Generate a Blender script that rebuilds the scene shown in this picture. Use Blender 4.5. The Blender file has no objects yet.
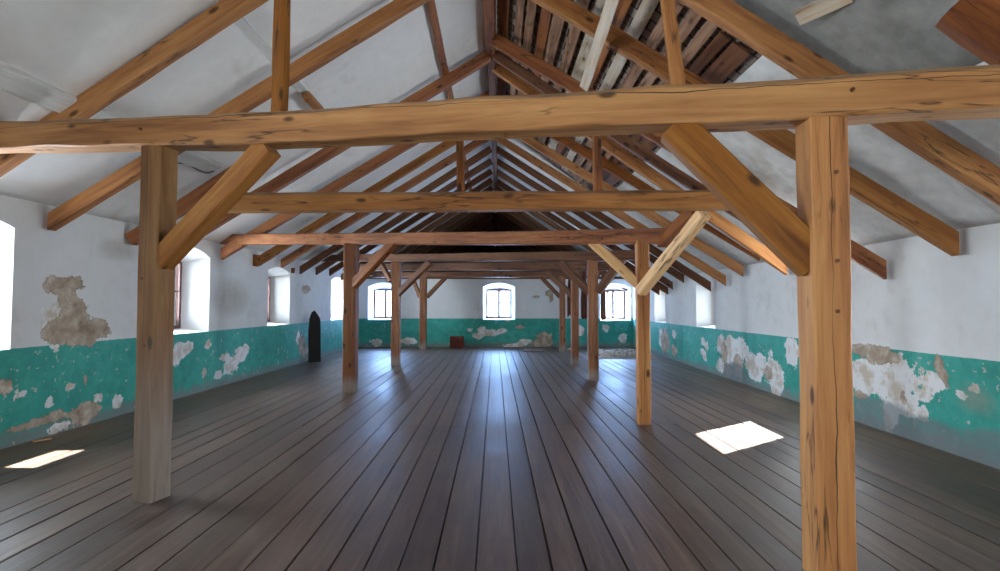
import bpy, bmesh, math, random
from mathutils import Vector, Matrix, Euler, noise

random.seed(7)
SC = bpy.context.scene
COL = SC.collection
R = math.radians

# ------------------------------------------------------------------ camera
F = 520.0
CAM = Vector((0, 0, 1.6))
EUL = Euler((R(90 + 2.15), 0, R(-0.55)), 'XYZ')
cam_d = bpy.data.cameras.new('camera')
cam_d.sensor_width = 36
cam_d.lens = F / 1000 * 36
cam_d.clip_start = 0.05
cam = bpy.data.objects.new('camera', cam_d)
cam.location = CAM
cam.rotation_euler = EUL
COL.objects.link(cam)
SC.camera = cam
RM = EUL.to_matrix()


def ray(px, py):
    return RM @ Vector(((px - 500) / F, (285.5 - py) / F, -1))


def P(px, py, X=None, Y=None, Z=None, pl=None):
    """point of the place seen at a pixel, on the plane X=, Y=, Z= or pl=(Y0, s): Y = Y0 - s X"""
    d = ray(px, py)
    if X is not None:
        t = X / d.x
    elif Y is not None:
        t = Y / d.y
    elif Z is not None:
        t = (Z - 1.6) / d.z
    else:
        t = pl[0] / (d.y + pl[1] * d.x)
    return CAM + d * t


def XL(y): return -5.55 + 0.0125 * y          # inner face of the left wall
def XR(y): return 4.78 + 0.026 * y            # inner face of the right wall
RIDGE = 6.2
def ZCL(x, y): return RIDGE + (2.82 - RIDGE) / XL(y) * x
def ZCR(x, y): return RIDGE - (RIDGE - 2.40) / XR(y) * x
YB, YF = -5.0, 20.0
YE = 38.0                                    # the roof runs on past the far wall

# ------------------------------------------------------------------ tagging
def tag(o, label, cat, group=None, kind='thing'):
    o['label'] = label
    o['category'] = cat
    if group: o['group'] = group
    if kind: o['kind'] = kind
    return o


def link(name, me, mat, parent=None):
    o = bpy.data.objects.new(name, me)
    COL.objects.link(o)
    if mat: me.materials.append(mat)
    if parent: o.parent = parent
    return o


def structure(o, label=None):
    o['kind'] = 'structure'
    if label: o['label'] = label
    return o


# ------------------------------------------------------------------ materials
def nt(name):
    m = bpy.data.materials.new(name)
    m.use_nodes = True
    t = m.node_tree
    b = t.nodes['Principled BSDF']
    return m, t, b


def N(t, typ, **kw):
    n = t.nodes.new(typ)
    for k, v in kw.items():
        if k in ('operation', 'blend_type', 'data_type', 'feature', 'attribute_name', 'noise_dimensions', 'clamp', 'wave_type', 'bands_direction', 'use_clamp', 'distance'):
            setattr(n, k, v)
        else:
            n.inputs[k].default_value = v
    return n


def L(t, a, b): t.links.new(a, b)


def ramp(t, fac, stops, interp='LINEAR'):
    r = t.nodes.new('ShaderNodeValToRGB')
    r.color_ramp.interpolation = interp
    while len(r.color_ramp.elements) < len(stops):
        r.color_ramp.elements.new(0.5)
    for e, (p, c) in zip(r.color_ramp.elements, stops):
        e.position = p
        e.color = c if len(c) == 4 else (*c, 1)
    L(t, fac, r.inputs['Fac'])
    return r.outputs['Color']


def g(v): return (v, v, v, 1)


def mix(t, fac, a, b, mode='MIX'):
    m = t.nodes.new('ShaderNodeMix')
    m.data_type = 'RGBA'
    m.blend_type = mode
    for sock, v in ((m.inputs[0], fac), (m.inputs[6], a), (m.inputs[7], b)):
        if isinstance(v, bpy.types.NodeSocket): L(t, v, sock)
        elif isinstance(v, (int, float)): sock.default_value = v
        else: sock.default_value = (*v[:3], 1)
    return m.outputs[2]


def math_(t, op, a, b=None, c=None, clamp=False):
    m = t.nodes.new('ShaderNodeMath')
    m.operation = op
    m.use_clamp = clamp
    for i, v in enumerate((a, b, c)):
        if v is None: continue
        if isinstance(v, bpy.types.NodeSocket): L(t, v, m.inputs[i])
        else: m.inputs[i].default_value = v
    return m.outputs[0]


def noise_(t, vec, scale, detail=3, rough=0.5, dist=0.0):
    n = t.nodes.new('ShaderNodeTexNoise')
    n.inputs['Scale'].default_value = scale
    n.inputs['Detail'].default_value = detail
    n.inputs['Roughness'].default_value = rough
    n.inputs['Distortion'].default_value = dist
    if vec is not None: L(t, vec, n.inputs['Vector'])
    return n.outputs['Fac']


def scaled(t, vec, s, off=(0, 0, 0)):
    m = t.nodes.new('ShaderNodeMapping')
    m.inputs['Scale'].default_value = s
    m.inputs['Location'].default_value = off
    L(t, vec, m.inputs['Vector'])
    return m.outputs[0]


def wood(name, dark, mid, light, rough=0.62, grey_base=0.0, dust=0.5, knots=1.0, white=0.0, crack=None, cracks=0.85):
    """timber: grain along the piece's own long axis (local X)"""
    m, t, b = nt(name)
    tc = t.nodes.new('ShaderNodeTexCoord')
    oi = t.nodes.new('ShaderNodeObjectInfo')
    off = math_(t, 'MULTIPLY', oi.outputs['Random'], 53.0)
    va = t.nodes.new('ShaderNodeVectorMath'); va.operation = 'ADD'
    L(t, tc.outputs['Object'], va.inputs[0]); L(t, off, va.inputs[1])
    v = va.outputs[0]
    grain = noise_(t, scaled(t, v, (1.1, 16, 16)), 1.0, 5, 0.6, 0.8)
    streak = noise_(t, scaled(t, v, (0.5, 5, 5)), 1.0, 3, 0.5, 0.4)
    gs = math_(t, 'ADD', math_(t, 'MULTIPLY', grain, 0.6), math_(t, 'MULTIPLY', streak, 0.5))
    c = ramp(t, gs, [(0.36, dark), (0.52, mid), (0.70, light)])
    # knots
    vo = N(t, 'ShaderNodeTexVoronoi', Scale=1.0)
    L(t, scaled(t, v, (2.6, 6, 6)), vo.inputs['Vector'])
    kn = ramp(t, vo.outputs['Distance'], [(0.10, g(1)), (0.19, g(0))])
    sel = ramp(t, vo.outputs['Color'], [(0.28, g(0)), (0.31, g(1))])
    kn = math_(t, 'MULTIPLY', kn, math_(t, 'MULTIPLY', sel, 0.85 * knots))
    c = mix(t, kn, c, [x * 0.22 for x in dark[:3]])
    # drying cracks
    cr = noise_(t, scaled(t, v, (0.45, 5, 5)), 1.0, 4, 0.55, 0.2)
    crk = ramp(t, math_(t, 'ABSOLUTE', math_(t, 'SUBTRACT', cr, 0.5)), [(0.0, g(1)), (0.012, g(0))])
    crm = ramp(t, noise_(t, scaled(t, v, (0.8, 1.5, 1.5), (9, 3, 1)), 1.0, 1), [(0.48, g(0)), (0.56, g(1))])
    crk = math_(t, 'MULTIPLY', crk, crm)
    c = mix(t, math_(t, 'MULTIPLY', crk, cracks), c, (0.02, 0.012, 0.008))
    if crack:
        sc_ = t.nodes.new('ShaderNodeSeparateXYZ'); L(t, tc.outputs['Object'], sc_.inputs[0])
        wobn = noise_(t, scaled(t, tc.outputs['Object'], (1.6, 0.0, 0.0)), 1.0, 4, 0.55)
        cc = math_(t, 'ADD', sc_.outputs[crack[0]], math_(t, 'MULTIPLY_ADD', wobn, 0.07, -0.035 - crack[1]))
        wid = math_(t, 'MULTIPLY_ADD', noise_(t, scaled(t, tc.outputs['Object'], (0.9, 0.0, 0.0), (5, 0, 0)), 1.0, 2), 0.012, -0.0035)
        ln = math_(t, 'LESS_THAN', math_(t, 'ABSOLUTE', cc), wid)
        crk = math_(t, 'MAXIMUM', crk, ln)
        c = mix(t, math_(t, 'MULTIPLY', ln, 0.9), c, (0.03, 0.015, 0.008))
    # whole-piece variation
    hs = t.nodes.new('ShaderNodeHueSaturation')
    L(t, c, hs.inputs['Color'])
    L(t, math_(t, 'MULTIPLY_ADD', oi.outputs['Random'], 0.45, 0.78), hs.inputs['Value'])
    L(t, math_(t, 'MULTIPLY_ADD', oi.outputs['Random'], -0.15, 1.05), hs.inputs['Saturation'])
    c = hs.outputs['Color']
    if white:
        wn = ramp(t, noise_(t, scaled(t, v, (3, 9, 9)), 1.0, 4), [(0.5 - white * 0.3, g(0.85)), (0.62, g(0))])
        c = mix(t, wn, c, (0.62, 0.58, 0.52))
    if grey_base:
        sx = t.nodes.new('ShaderNodeSeparateXYZ'); L(t, tc.outputs['Object'], sx.inputs[0])
        fac = math_(t, 'SUBTRACT', 1.0, math_(t, 'DIVIDE', sx.outputs['X'], grey_base), clamp=True)
        fac = math_(t, 'ADD', fac, math_(t, 'MULTIPLY', math_(t, 'SUBTRACT', streak, 0.5), 0.9))
        f2 = ramp(t, fac, [(0.12, g(0)), (0.62, g(0.8))])
        c = mix(t, f2, c, mix(t, grain, (0.15, 0.115, 0.095), (0.36, 0.31, 0.275)))
    # dust lying on upward faces
    ge = t.nodes.new('ShaderNodeNewGeometry')
    sn = t.nodes.new('ShaderNodeSeparateXYZ'); L(t, ge.outputs['Normal'], sn.inputs[0])
    df = ramp(t, sn.outputs['Z'], [(0.45, g(0)), (0.8, g(dust))])
    c = mix(t, df, c, (0.21, 0.185, 0.15))
    L(t, c, b.inputs['Base Color'])
    b.inputs['Roughness'].default_value = rough
    b.inputs['Specular IOR Level'].default_value = 0.3
    bp = N(t, 'ShaderNodeBump', Strength=0.35, Distance=0.01)
    hgt = math_(t, 'SUBTRACT', grain, math_(t, 'MULTIPLY', crk, 1.5))
    L(t, hgt, bp.inputs['Height']); L(t, bp.outputs[0], b.inputs['Normal'])
    return m


M = {}
M['honey'] = wood('honey_pine', (0.15, 0.048, 0.010), (0.33, 0.125, 0.025), (0.44, 0.20, 0.05))
M['honey_beam'] = wood('honey_pine_beam', (0.15, 0.050, 0.010), (0.32, 0.128, 0.028), (0.44, 0.21, 0.058), crack=('Z', 0.035))
M['honey_post'] = wood('honey_pine_post', (0.18, 0.058, 0.012), (0.39, 0.145, 0.028), (0.51, 0.23, 0.058), crack=('Y', 0.0))
M['pale_post'] = wood('weathered_pine_post', (0.13, 0.055, 0.020), (0.25, 0.115, 0.040), (0.34, 0.19, 0.08), grey_base=1.7, crack=('Y', 0.02))
M['pale'] = wood('pale_new_pine', (0.42, 0.21, 0.07), (0.66, 0.38, 0.16), (0.78, 0.52, 0.27), knots=0.8)
M['red'] = wood('reddish_pine', (0.10, 0.028, 0.008), (0.24, 0.073, 0.017), (0.34, 0.13, 0.035))
M['rafter'] = wood('rafter_pine', (0.14, 0.045, 0.010), (0.31, 0.115, 0.024), (0.43, 0.19, 0.048))
M['brown'] = wood('old_brown_timber', (0.05, 0.018, 0.008), (0.125, 0.045, 0.018), (0.20, 0.085, 0.036))
M['brown_post'] = wood('old_brown_post', (0.07, 0.024, 0.009), (0.17, 0.058, 0.020), (0.26, 0.11, 0.042), grey_base=0.35)
M['lath'] = wood('roof_board', (0.11, 0.05, 0.03), (0.25, 0.125, 0.07), (0.42, 0.26, 0.17), rough=0.8, knots=0.5)
M['stained'] = wood('whitewash_stained_board', (0.28, 0.18, 0.11), (0.48, 0.36, 0.24), (0.6, 0.5, 0.38), white=0.9)
M['whitewash'] = wood('whitewashed_timber', (0.55, 0.55, 0.54), (0.66, 0.66, 0.65), (0.74, 0.74, 0.73), knots=0.2, cracks=0.12)


def plain(name, col, rough=0.7, metal=0.0, var=0.25, scale=6.0):
    m, t, b = nt(name)
    tc = t.nodes.new('ShaderNodeTexCoord')
    n = noise_(t, tc.outputs['Object'], scale, 5, 0.6)
    c = ramp(t, n, [(0.3, [x * (1 - var) for x in col]), (0.7, [min(1, x * (1 + var)) for x in col])])
    L(t, c, b.inputs['Base Color'])
    b.inputs['Roughness'].default_value = rough
    b.inputs['Metallic'].default_value = metal
    bp = N(t, 'ShaderNodeBump', Strength=0.3, Distance=0.01)
    L(t, n, bp.inputs['Height']); L(t, bp.outputs[0], b.inputs['Normal'])
    return m


M['frame'] = plain('window_frame_paint', (0.14, 0.065, 0.06), 0.5)
M['dark_board'] = plain('dark_tarred_board', (0.010, 0.007, 0.007), 0.8)
M['crate'] = plain('red_brown_crate', (0.17, 0.035, 0.022), 0.7)
M['cloth'] = plain('brown_cloth', (0.10, 0.035, 0.022), 0.95)
M['iron'] = plain('rusty_iron', (0.06, 0.04, 0.03), 0.6, 0.5)
M['cable'] = plain('black_cable', (0.02, 0.02, 0.02), 0.5)
M['rubble'] = plain('plaster_rubble', (0.42, 0.38, 0.33), 0.9, var=0.5, scale=14)
M['ground'] = plain('outside_gravel', (0.50, 0.48, 0.43), 0.9)

# thin glass: passes light straight, with a little reflection
m, t, b = nt('window_glass')
t.nodes.remove(b)
tr = t.nodes.new('ShaderNodeBsdfTransparent'); tr.inputs[0].default_value = (0.93, 0.96, 0.97, 1)
gl = t.nodes.new('ShaderNodeBsdfGlossy'); gl.inputs['Roughness'].default_value = 0.05
fr = t.nodes.new('ShaderNodeFresnel'); fr.inputs['IOR'].default_value = 1.45
ms = t.nodes.new('ShaderNodeMixShader')
L(t, fr.outputs[0], ms.inputs[0]); L(t, tr.outputs[0], ms.inputs[1]); L(t, gl.outputs[0], ms.inputs[2])
L(t, ms.outputs[0], t.nodes['Material Output'].inputs['Surface'])
M['glass'] = m


def wall_material():
    """white limewash over a teal dado; attributes 'bare' and 'white' hold where plaster has come off / paint has peeled"""
    m, t, b = nt('peeling_wall_paint')
    tc = t.nodes.new('ShaderNodeTexCoord')
    v = tc.outputs['Object']
    sp = t.nodes.new('ShaderNodeSeparateXYZ'); L(t, v, sp.inputs[0])
    z = sp.outputs['Z']
    big = noise_(t, v, 0.8, 4, 0.6)
    med = noise_(t, v, 5.0, 6, 0.65, 0.3)
    fine = noise_(t, v, 28.0, 4, 0.6)
    wob = math_(t, 'MULTIPLY', math_(t, 'SUBTRACT', noise_(t, v, 9.0, 2), 0.5), 0.012)
    at_d = t.nodes.new('ShaderNodeAttribute'); at_d.attribute_name = 'dado'
    zz = math_(t, 'ADD', math_(t, 'SUBTRACT', z, at_d.outputs['Fac']), wob)
    is_t = math_(t, 'LESS_THAN', zz, 0.0)
    white = ramp(t, math_(t, 'ADD', math_(t, 'MULTIPLY', big, 0.6), math_(t, 'MULTIPLY', med, 0.4)),
                 [(0.30, (0.56, 0.55, 0.53)), (0.45, (0.69, 0.69, 0.685)), (0.65, (0.75, 0.755, 0.76))])
    teal = ramp(t, math_(t, 'ADD', math_(t, 'MULTIPLY', big, 0.5), math_(t, 'MULTIPLY', med, 0.5)),
                [(0.35, (0.032, 0.24, 0.195)), (0.52, (0.045, 0.35, 0.285)), (0.68, (0.09, 0.44, 0.37))])
    c = mix(t, is_t, white, teal)
    # grime along the foot of the wall
    gf = ramp(t, math_(t, 'ADD', z, math_(t, 'MULTIPLY', math_(t, 'SUBTRACT', med, 0.5), 0.5)), [(0.06, g(0.85)), (0.2, g(0))])
    c = mix(t, gf, c, (0.20, 0.215, 0.21))
    # small chips
    ch = ramp(t, noise_(t, v, 11.0, 3, 0.7), [(0.63, g(0)), (0.645, g(1))])
    ch = math_(t, 'MULTIPLY', ch, is_t)
    chm = ramp(t, noise_(t, v, 1.7, 1), [(0.44, g(0)), (0.52, g(1))])
    c = mix(t, math_(t, 'MULTIPLY', ch, chm), c, (0.48, 0.47, 0.43))
    ed = math_(t, 'ADD', math_(t, 'MULTIPLY', math_(t, 'SUBTRACT', med, 0.5), 1.5), math_(t, 'MULTIPLY', math_(t, 'SUBTRACT', fine, 0.5), 0.35))
    at_w = t.nodes.new('ShaderNodeAttribute'); at_w.attribute_name = 'white'
    fw = math_(t, 'ADD', at_w.outputs['Fac'], ed)
    mw = ramp(t, fw, [(0.50, g(0)), (0.53, g(1))])
    c = mix(t, mw, c, mix(t, ramp(t, noise_(t, v, 3.3, 4, 0.7), [(0.46, g(1)), (0.58, g(0))]), (0.56, 0.49, 0.40), (0.76, 0.76, 0.76)))
    at_b = t.nodes.new('ShaderNodeAttribute'); at_b.attribute_name = 'bare'
    fb = math_(t, 'ADD', at_b.outputs['Fac'], ed)
    mb = ramp(t, fb, [(0.50, g(0)), (0.52, g(1))])
    rim = ramp(t, fb, [(0.47, g(0)), (0.50, g(1)), (0.53, g(1)), (0.56, g(0))])
    barec = ramp(t, med, [(0.35, (0.28, 0.205, 0.145)), (0.55, (0.46, 0.37, 0.28)), (0.68, (0.60, 0.55, 0.48))])
    c = mix(t, mb, c, barec)
    c = mix(t, math_(t, 'MULTIPLY', rim, 0.55), c, (0.14, 0.10, 0.075))
    at_s = t.nodes.new('ShaderNodeAttribute'); at_s.attribute_name = 'stain'
    c = mix(t, math_(t, 'MULTIPLY', at_s.outputs['Fac'], math_(t, 'ADD', med, 0.1)), c, (0.33, 0.29, 0.23))
    at_g = t.nodes.new('ShaderNodeAttribute'); at_g.attribute_name = 'grime'
    c = mix(t, ramp(t, math_(t, 'ADD', at_g.outputs['Fac'], math_(t, 'MULTIPLY', math_(t, 'SUBTRACT', med, 0.5), 0.8)), [(0.3, g(0)), (0.6, g(0.75))]), c, (0.17, 0.19, 0.20))
    L(t, c, b.inputs['Base Color'])
    L(t, math_(t, 'MULTIPLY_ADD', is_t, -0.25, 0.85), b.inputs['Roughness'])
    b.inputs['Specular IOR Level'].default_value = 0.3
    hgt = math_(t, 'SUBTRACT', math_(t, 'MULTIPLY', med, 0.35), math_(t, 'ADD', mb, math_(t, 'MULTIPLY', mw, 0.3)))
    bp = N(t, 'ShaderNodeBump', Strength=0.5, Distance=0.02)
    L(t, hgt, bp.inputs['Height']); L(t, bp.outputs[0], b.inputs['Normal'])
    return m


M['wall'] = wall_material()


def ceiling_material(name, lo, hi, stain, amount):
    m, t, b = nt(name)
    tc = t.nodes.new('ShaderNodeTexCoord')
    v = tc.outputs['Object']
    n1 = noise_(t, v, 0.9, 5, 0.6, 0.5)
    n2 = noise_(t, v, 6.0, 5, 0.6)
    c = ramp(t, n2, [(0.3, lo), (0.7, hi)])
    s = ramp(t, n1, [(0.62 - amount, g(0)), (0.70, g(0.85))])
    c = mix(t, s, c, stain)
    vd = N(t, 'ShaderNodeTexVoronoi', Scale=2.3)
    L(t, v, vd.inputs['Vector'])
    spots = ramp(t, math_(t, 'ADD', vd.outputs['Distance'], math_(t, 'MULTIPLY', n2, 0.25)), [(0.12, g(1)), (0.15, g(0))])
    c = mix(t, math_(t, 'MULTIPLY', spots, min(1, amount * 6)), c, (0.13, 0.10, 0.08))
    # joints of the boards behind the plaster
    L(t, c, b.inputs['Base Color'])
    b.inputs['Roughness'].default_value = 0.85
    bp = N(t, 'ShaderNodeBump', Strength=0.35, Distance=0.02)
    L(t, math_(t, 'ADD', n2, n1), bp.inputs['Height']); L(t, bp.outputs[0], b.inputs['Normal'])
    return m


M['ceil_left'] = ceiling_material('limewashed_roof_slope', (0.84, 0.84, 0.845), (0.90, 0.90, 0.905), (0.72, 0.70, 0.68), 0.03)
M['ceil_grime'] = ceiling_material('bare_grey_plaster', (0.20, 0.20, 0.19), (0.32, 0.315, 0.30), (0.42, 0.36, 0.27), 0.10)  # upper part of the near right slope, darker than the plaster below
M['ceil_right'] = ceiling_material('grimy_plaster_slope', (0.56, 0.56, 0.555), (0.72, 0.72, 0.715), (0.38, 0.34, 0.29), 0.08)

# tiles seen from below
m, t, b = nt('roof_tile_backs')
tc = t.nodes.new('ShaderNodeTexCoord')
br = t.nodes.new('ShaderNodeTexBrick')
br.inputs['Scale'].default_value = 1.0
br.inputs['Brick Width'].default_value = 0.30
br.inputs['Row Height'].default_value = 0.19
br.inputs['Mortar Size'].default_value = 0.012
br.inputs['Color1'].default_value = (0.20, 0.13, 0.10, 1)
br.inputs['Color2'].default_value = (0.33, 0.26, 0.22, 1)
br.inputs['Mortar'].default_value = (0.02, 0.015, 0.012, 1)
L(t, tc.outputs['Object'], br.inputs['Vector'])
c = mix(t, ramp(t, noise_(t, tc.outputs['Object'], 3.0, 5, 0.7), [(0.55, g(0)), (0.66, g(0.6))]), br.outputs['Color'], (0.36, 0.33, 0.30))
L(t, c, b.inputs['Base Color']); b.inputs['Roughness'].default_value = 0.9
M['tiles'] = m

# floor boards
m, t, b = nt('worn_floor_boards')
tc = t.nodes.new('ShaderNodeTexCoord')
v = tc.outputs['Object']
at = t.nodes.new('ShaderNodeAttribute'); at.attribute_name = 'tone'
off = t.nodes.new('ShaderNodeVectorMath'); off.operation = 'ADD'
L(t, v, off.inputs[0])
L(t, math_(t, 'MULTIPLY', at.outputs['Fac'], 31.0), off.inputs[1])
gr = noise_(t, scaled(t, off.outputs[0], (22, 1.3, 1)), 1.0, 5, 0.62, 0.4)
dirt = noise_(t, v, 0.7, 5, 0.65, 0.4)
sp = noise_(t, v, 7.0, 4, 0.7)
c = ramp(t, gr, [(0.30, (0.040, 0.022, 0.015)), (0.52, (0.088, 0.052, 0.036)), (0.72, (0.15, 0.096, 0.070))])
tone = math_(t, 'MULTIPLY_ADD', at.outputs['Fac'], 0.55, 0.72)
hs = t.nodes.new('ShaderNodeHueSaturation'); L(t, c, hs.inputs['Color']); L(t, tone, hs.inputs['Value'])
c = mix(t, ramp(t, dirt, [(0.45, g(0)), (0.68, g(0.55))]), hs.outputs['Color'], (0.15, 0.118, 0.095))
sx_ = t.nodes.new('ShaderNodeSeparateXYZ'); L(t, v, sx_.inputs[0])
edge = math_(t, 'ADD', math_(t, 'ABSOLUTE', math_(t, 'ADD', sx_.outputs['X'], 0.3)), math_(t, 'MULTIPLY', dirt, 1.6))
c = mix(t, ramp(t, math_(t, 'DIVIDE', edge, 10.0), [(0.50, g(0)), (0.60, g(0.75))]), c, (0.20, 0.145, 0.095))
c = mix(t, ramp(t, sp, [(0.70, g(0)), (0.74, g(0.5))]), c, (0.26, 0.24, 0.22))
L(t, c, b.inputs['Base Color'])
rg = math_(t, 'ADD', math_(t, 'MULTIPLY', dirt, 0.35), math_(t, 'MULTIPLY', gr, 0.22))
L(t, math_(t, 'ADD', rg, 0.19), b.inputs['Roughness'])
b.inputs['Specular IOR Level'].default_value = 0.4
bp = N(t, 'ShaderNodeBump', Strength=0.30, Distance=0.01)
L(t, gr, bp.inputs['Height']); L(t, bp.outputs[0], b.inputs['Normal'])
M['floor'] = m

# ------------------------------------------------------------------ mesh helpers
def mesh_from(verts, faces, name='m'):
    me = bpy.data.meshes.new(name)
    me.from_pydata([tuple(v) for v in verts], [], faces)
    me.update()
    return me


def fix_normals(me):
    bm = bmesh.new(); bm.from_mesh(me)
    bmesh.ops.recalc_face_normals(bm, faces=bm.faces)
    bm.to_mesh(me); bm.free()


def timber(name, pts, w, h, mat, up=Vector((0, 0, 1)), wane=0.012, top_wane=None, rough=0.004, taper=1.0,
           parent=None, seg=0.16, bow=0.0, roll=0.0, plumb=False):
    """a hewn timber following pts; w across, h along `up`; local X runs along it"""
    pts = [Vector(p) for p in pts]
    a, bb = pts[0], pts[-1]
    ex = (bb - a).normalized()
    up = Vector(up)
    ez = (up - ex * up.dot(ex)).normalized()
    ey = ez.cross(ex)
    mat3 = Matrix((ex, ey, ez)).transposed()
    if roll:
        mat3 = mat3 @ Matrix.Rotation(roll, 3, 'X')
    mw = Matrix.Translation(a) @ mat3.to_4x4()
    inv = mw.inverted()
    lp = [inv @ p for p in pts]
    length = (bb - a).length
    n = max(3, int(length / seg))
    seed = random.random() * 100
    tw = wane if top_wane is None else top_wane
    verts, faces = [], []
    for i in range(n + 1):
        x = length * i / n
        k = 0
        while k < len(lp) - 2 and x > lp[k + 1].x: k += 1
        u = (x - lp[k].x) / max(1e-6, lp[k + 1].x - lp[k].x)
        u = min(1, max(0, u))
        cy = lp[k].y * (1 - u) + lp[k + 1].y * u
        cz = lp[k].z * (1 - u) + lp[k + 1].z * u + bow * math.sin(math.pi * x / length)
        sc = 1 + (taper - 1) * i / n
        hw, hh = w / 2 * sc, h / 2 * sc
        def nz(j, s=1.7): return noise.noise(Vector((x * s, j * 7.3 + seed, seed * 0.3)))
        wb = wane * (1 + 0.7 * nz(1)); wt = tw * (1 + 0.7 * nz(2)); wt2 = tw * (1 + 0.7 * nz(3)); wb2 = wane * (1 + .7 * nz(4))
        prof = [(-hw + wb, -hh), (hw - wb2, -hh), (hw, -hh + wb2), (hw, hh - wt), (hw - wt, hh), (-hw + wt2, hh), (-hw, hh - wt2), (-hw, -hh + wb)]
        for j, (yy, zz) in enumerate(prof):
            dy = noise.noise(Vector((x * 2.1, j // 2 * 3.1, seed + 5))) * rough * 1.4
            dz = noise.noise(Vector((x * 2.1, (j + 1) // 2 % 4 * 3.1, seed + 11))) * rough * 1.4
            xs_ = x
            if plumb and i == n:
                xs_ = x - (zz) * (-ex.z) / max(0.2, math.hypot(ex.x, ex.y))
            elif plumb and i == n - 1: xs_ = x - 0.10
            verts.append((xs_, cy + yy + dy, cz + zz + dz))
    for i in range(n):
        for j in range(8):
            p, q = i * 8 + j, i * 8 + (j + 1) % 8
            faces.append((p, q, q + 8, p + 8))
    faces.append(tuple(reversed(range(8))))
    faces.append(tuple(range(n * 8, n * 8 + 8)))
    me = mesh_from(verts, faces, name)
    fix_normals(me)
    o = link(name, me, M[mat] if isinstance(mat, str) else mat)
    o.matrix_world = mw
    if parent:
        o.parent = parent
        o.matrix_parent_inverse = parent.matrix_world.inverted() if hasattr(parent, 'matrix_world') else Matrix()
    return o


def child_keep(o, parent):
    """parent o to an object whose world matrix is its basis"""
    bas = o.matrix_basis.copy()
    o.parent = parent
    o.matrix_parent_inverse = Matrix()
    o.matrix_basis = parent.matrix_basis.inverted() @ bas
    return o


def box_bm(bm, lo, hi):
    x0, y0, z0 = lo; x1, y1, z1 = hi
    vs = [bm.verts.new(p) for p in ((x0, y0, z0), (x1, y0, z0), (x1, y1, z0), (x0, y1, z0), (x0, y0, z1), (x1, y0, z1), (x1, y1, z1), (x0, y1, z1))]
    for f in ((0, 3, 2, 1), (4, 5, 6, 7), (0, 1, 5, 4), (1, 2, 6, 5), (2, 3, 7, 6), (3, 0, 4, 7)):
        bm.faces.new([vs[i] for i in f])


def bm_obj(name, bm, mat, parent=None, bevel=0.0):
    if bevel:
        bmesh.ops.bevel(bm, geom=list(bm.edges), offset=bevel, segments=1, affect='EDGES')
    bmesh.ops.recalc_face_normals(bm, faces=bm.faces)
    me = bpy.data.meshes.new(name); bm.to_mesh(me); bm.free()
    return link(name, me, M[mat], parent)


def peg(parent, loc, nrm, r=0.013, ln=0.03, name='wooden_peg'):
    bm = bmesh.new()
    bmesh.ops.create_cone(bm, cap_ends=True, segments=10, radius1=r, radius2=r * 0.85, depth=ln)
    o = bm_obj(name, bm, 'brown')
    q = Vector(nrm).to_track_quat('Z', 'Y')
    o.matrix_basis = Matrix.Translation(loc) @ q.to_matrix().to_4x4()
    return child_keep(o, parent)


# ------------------------------------------------------------------ floor
def floor():
    verts, faces, tones = [], [], []
    x = -5.9
    rnd = random.Random(3)
    while x < 5.9:
        w = rnd.choice((0.21, 0.235, 0.25, 0.26, 0.28))
        joints = [YB - 0.5, 1.1 + rnd.uniform(-.02, .02), 7.0 + rnd.uniform(-.03, .03), 14.6 + rnd.uniform(-.03, .03), 20.5]
        for a, bq in zip(joints[:-1], joints[1:]):
            tone = rnd.random()
            n = int((bq - a) / 0.7) + 1
            dz = rnd.uniform(-0.003, 0.0)
            tilt = rnd.uniform(-0.003, 0.003)
            s = len(verts)
            gx = 0.0015 + rnd.random() ** 2 * 0.005
            for i in range(n + 1):
                yy = a + 0.003 + (bq - a - 0.006) * i / n
                warp = 0.0018 * noise.noise(Vector((x * 3, yy * 0.6, 0)))
                z = dz + warp
                xs = (x + gx, x + gx + 0.004, x + w / 2, x + w - gx - 0.004, x + w - gx)
                zs = (-0.03, z - tilt, z + 0.0012, z + tilt, -0.03)
                for xx, q in zip(xs, zs): verts.append((xx, yy, q))
            for i in range(n):
                for j in range(4):
                    p = s + i * 5 + j
                    faces.append((p, p + 1, p + 6, p + 5)); tones.append(tone)
        x += w
    s = len(verts)
    verts += [(-6.2, YB - .6, -0.03), (6.2, YB - .6, -0.03), (6.2, 20.7, -0.03), (-6.2, 20.7, -0.03)]
    faces.append((s, s + 1, s + 2, s + 3)); tones.append(0.0)
    me = mesh_from(verts, faces, 'floor')
    at = me.attributes.new('tone', 'FLOAT', 'FACE')
    at.data.foreach_set('value', tones)
    o = link('floor', me, M['floor'])
    structure(o, 'worn dark wooden floor of long boards running down the hall')


floor()

# ------------------------------------------------------------------ walls with deep windows
def arch(u0, u1, spring, crown, n):
    out = []
    for i in range(n + 1):
        f = i / n
        out.append((u0 + (u1 - u0) * f, spring + (crown - spring) * math.sqrt(max(0, 1 - (2 * f - 1) ** 2)) ** 1.0 if False else spring + (crown - spring) * (1 - (2 * f - 1) ** 2)))
    return out


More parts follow.
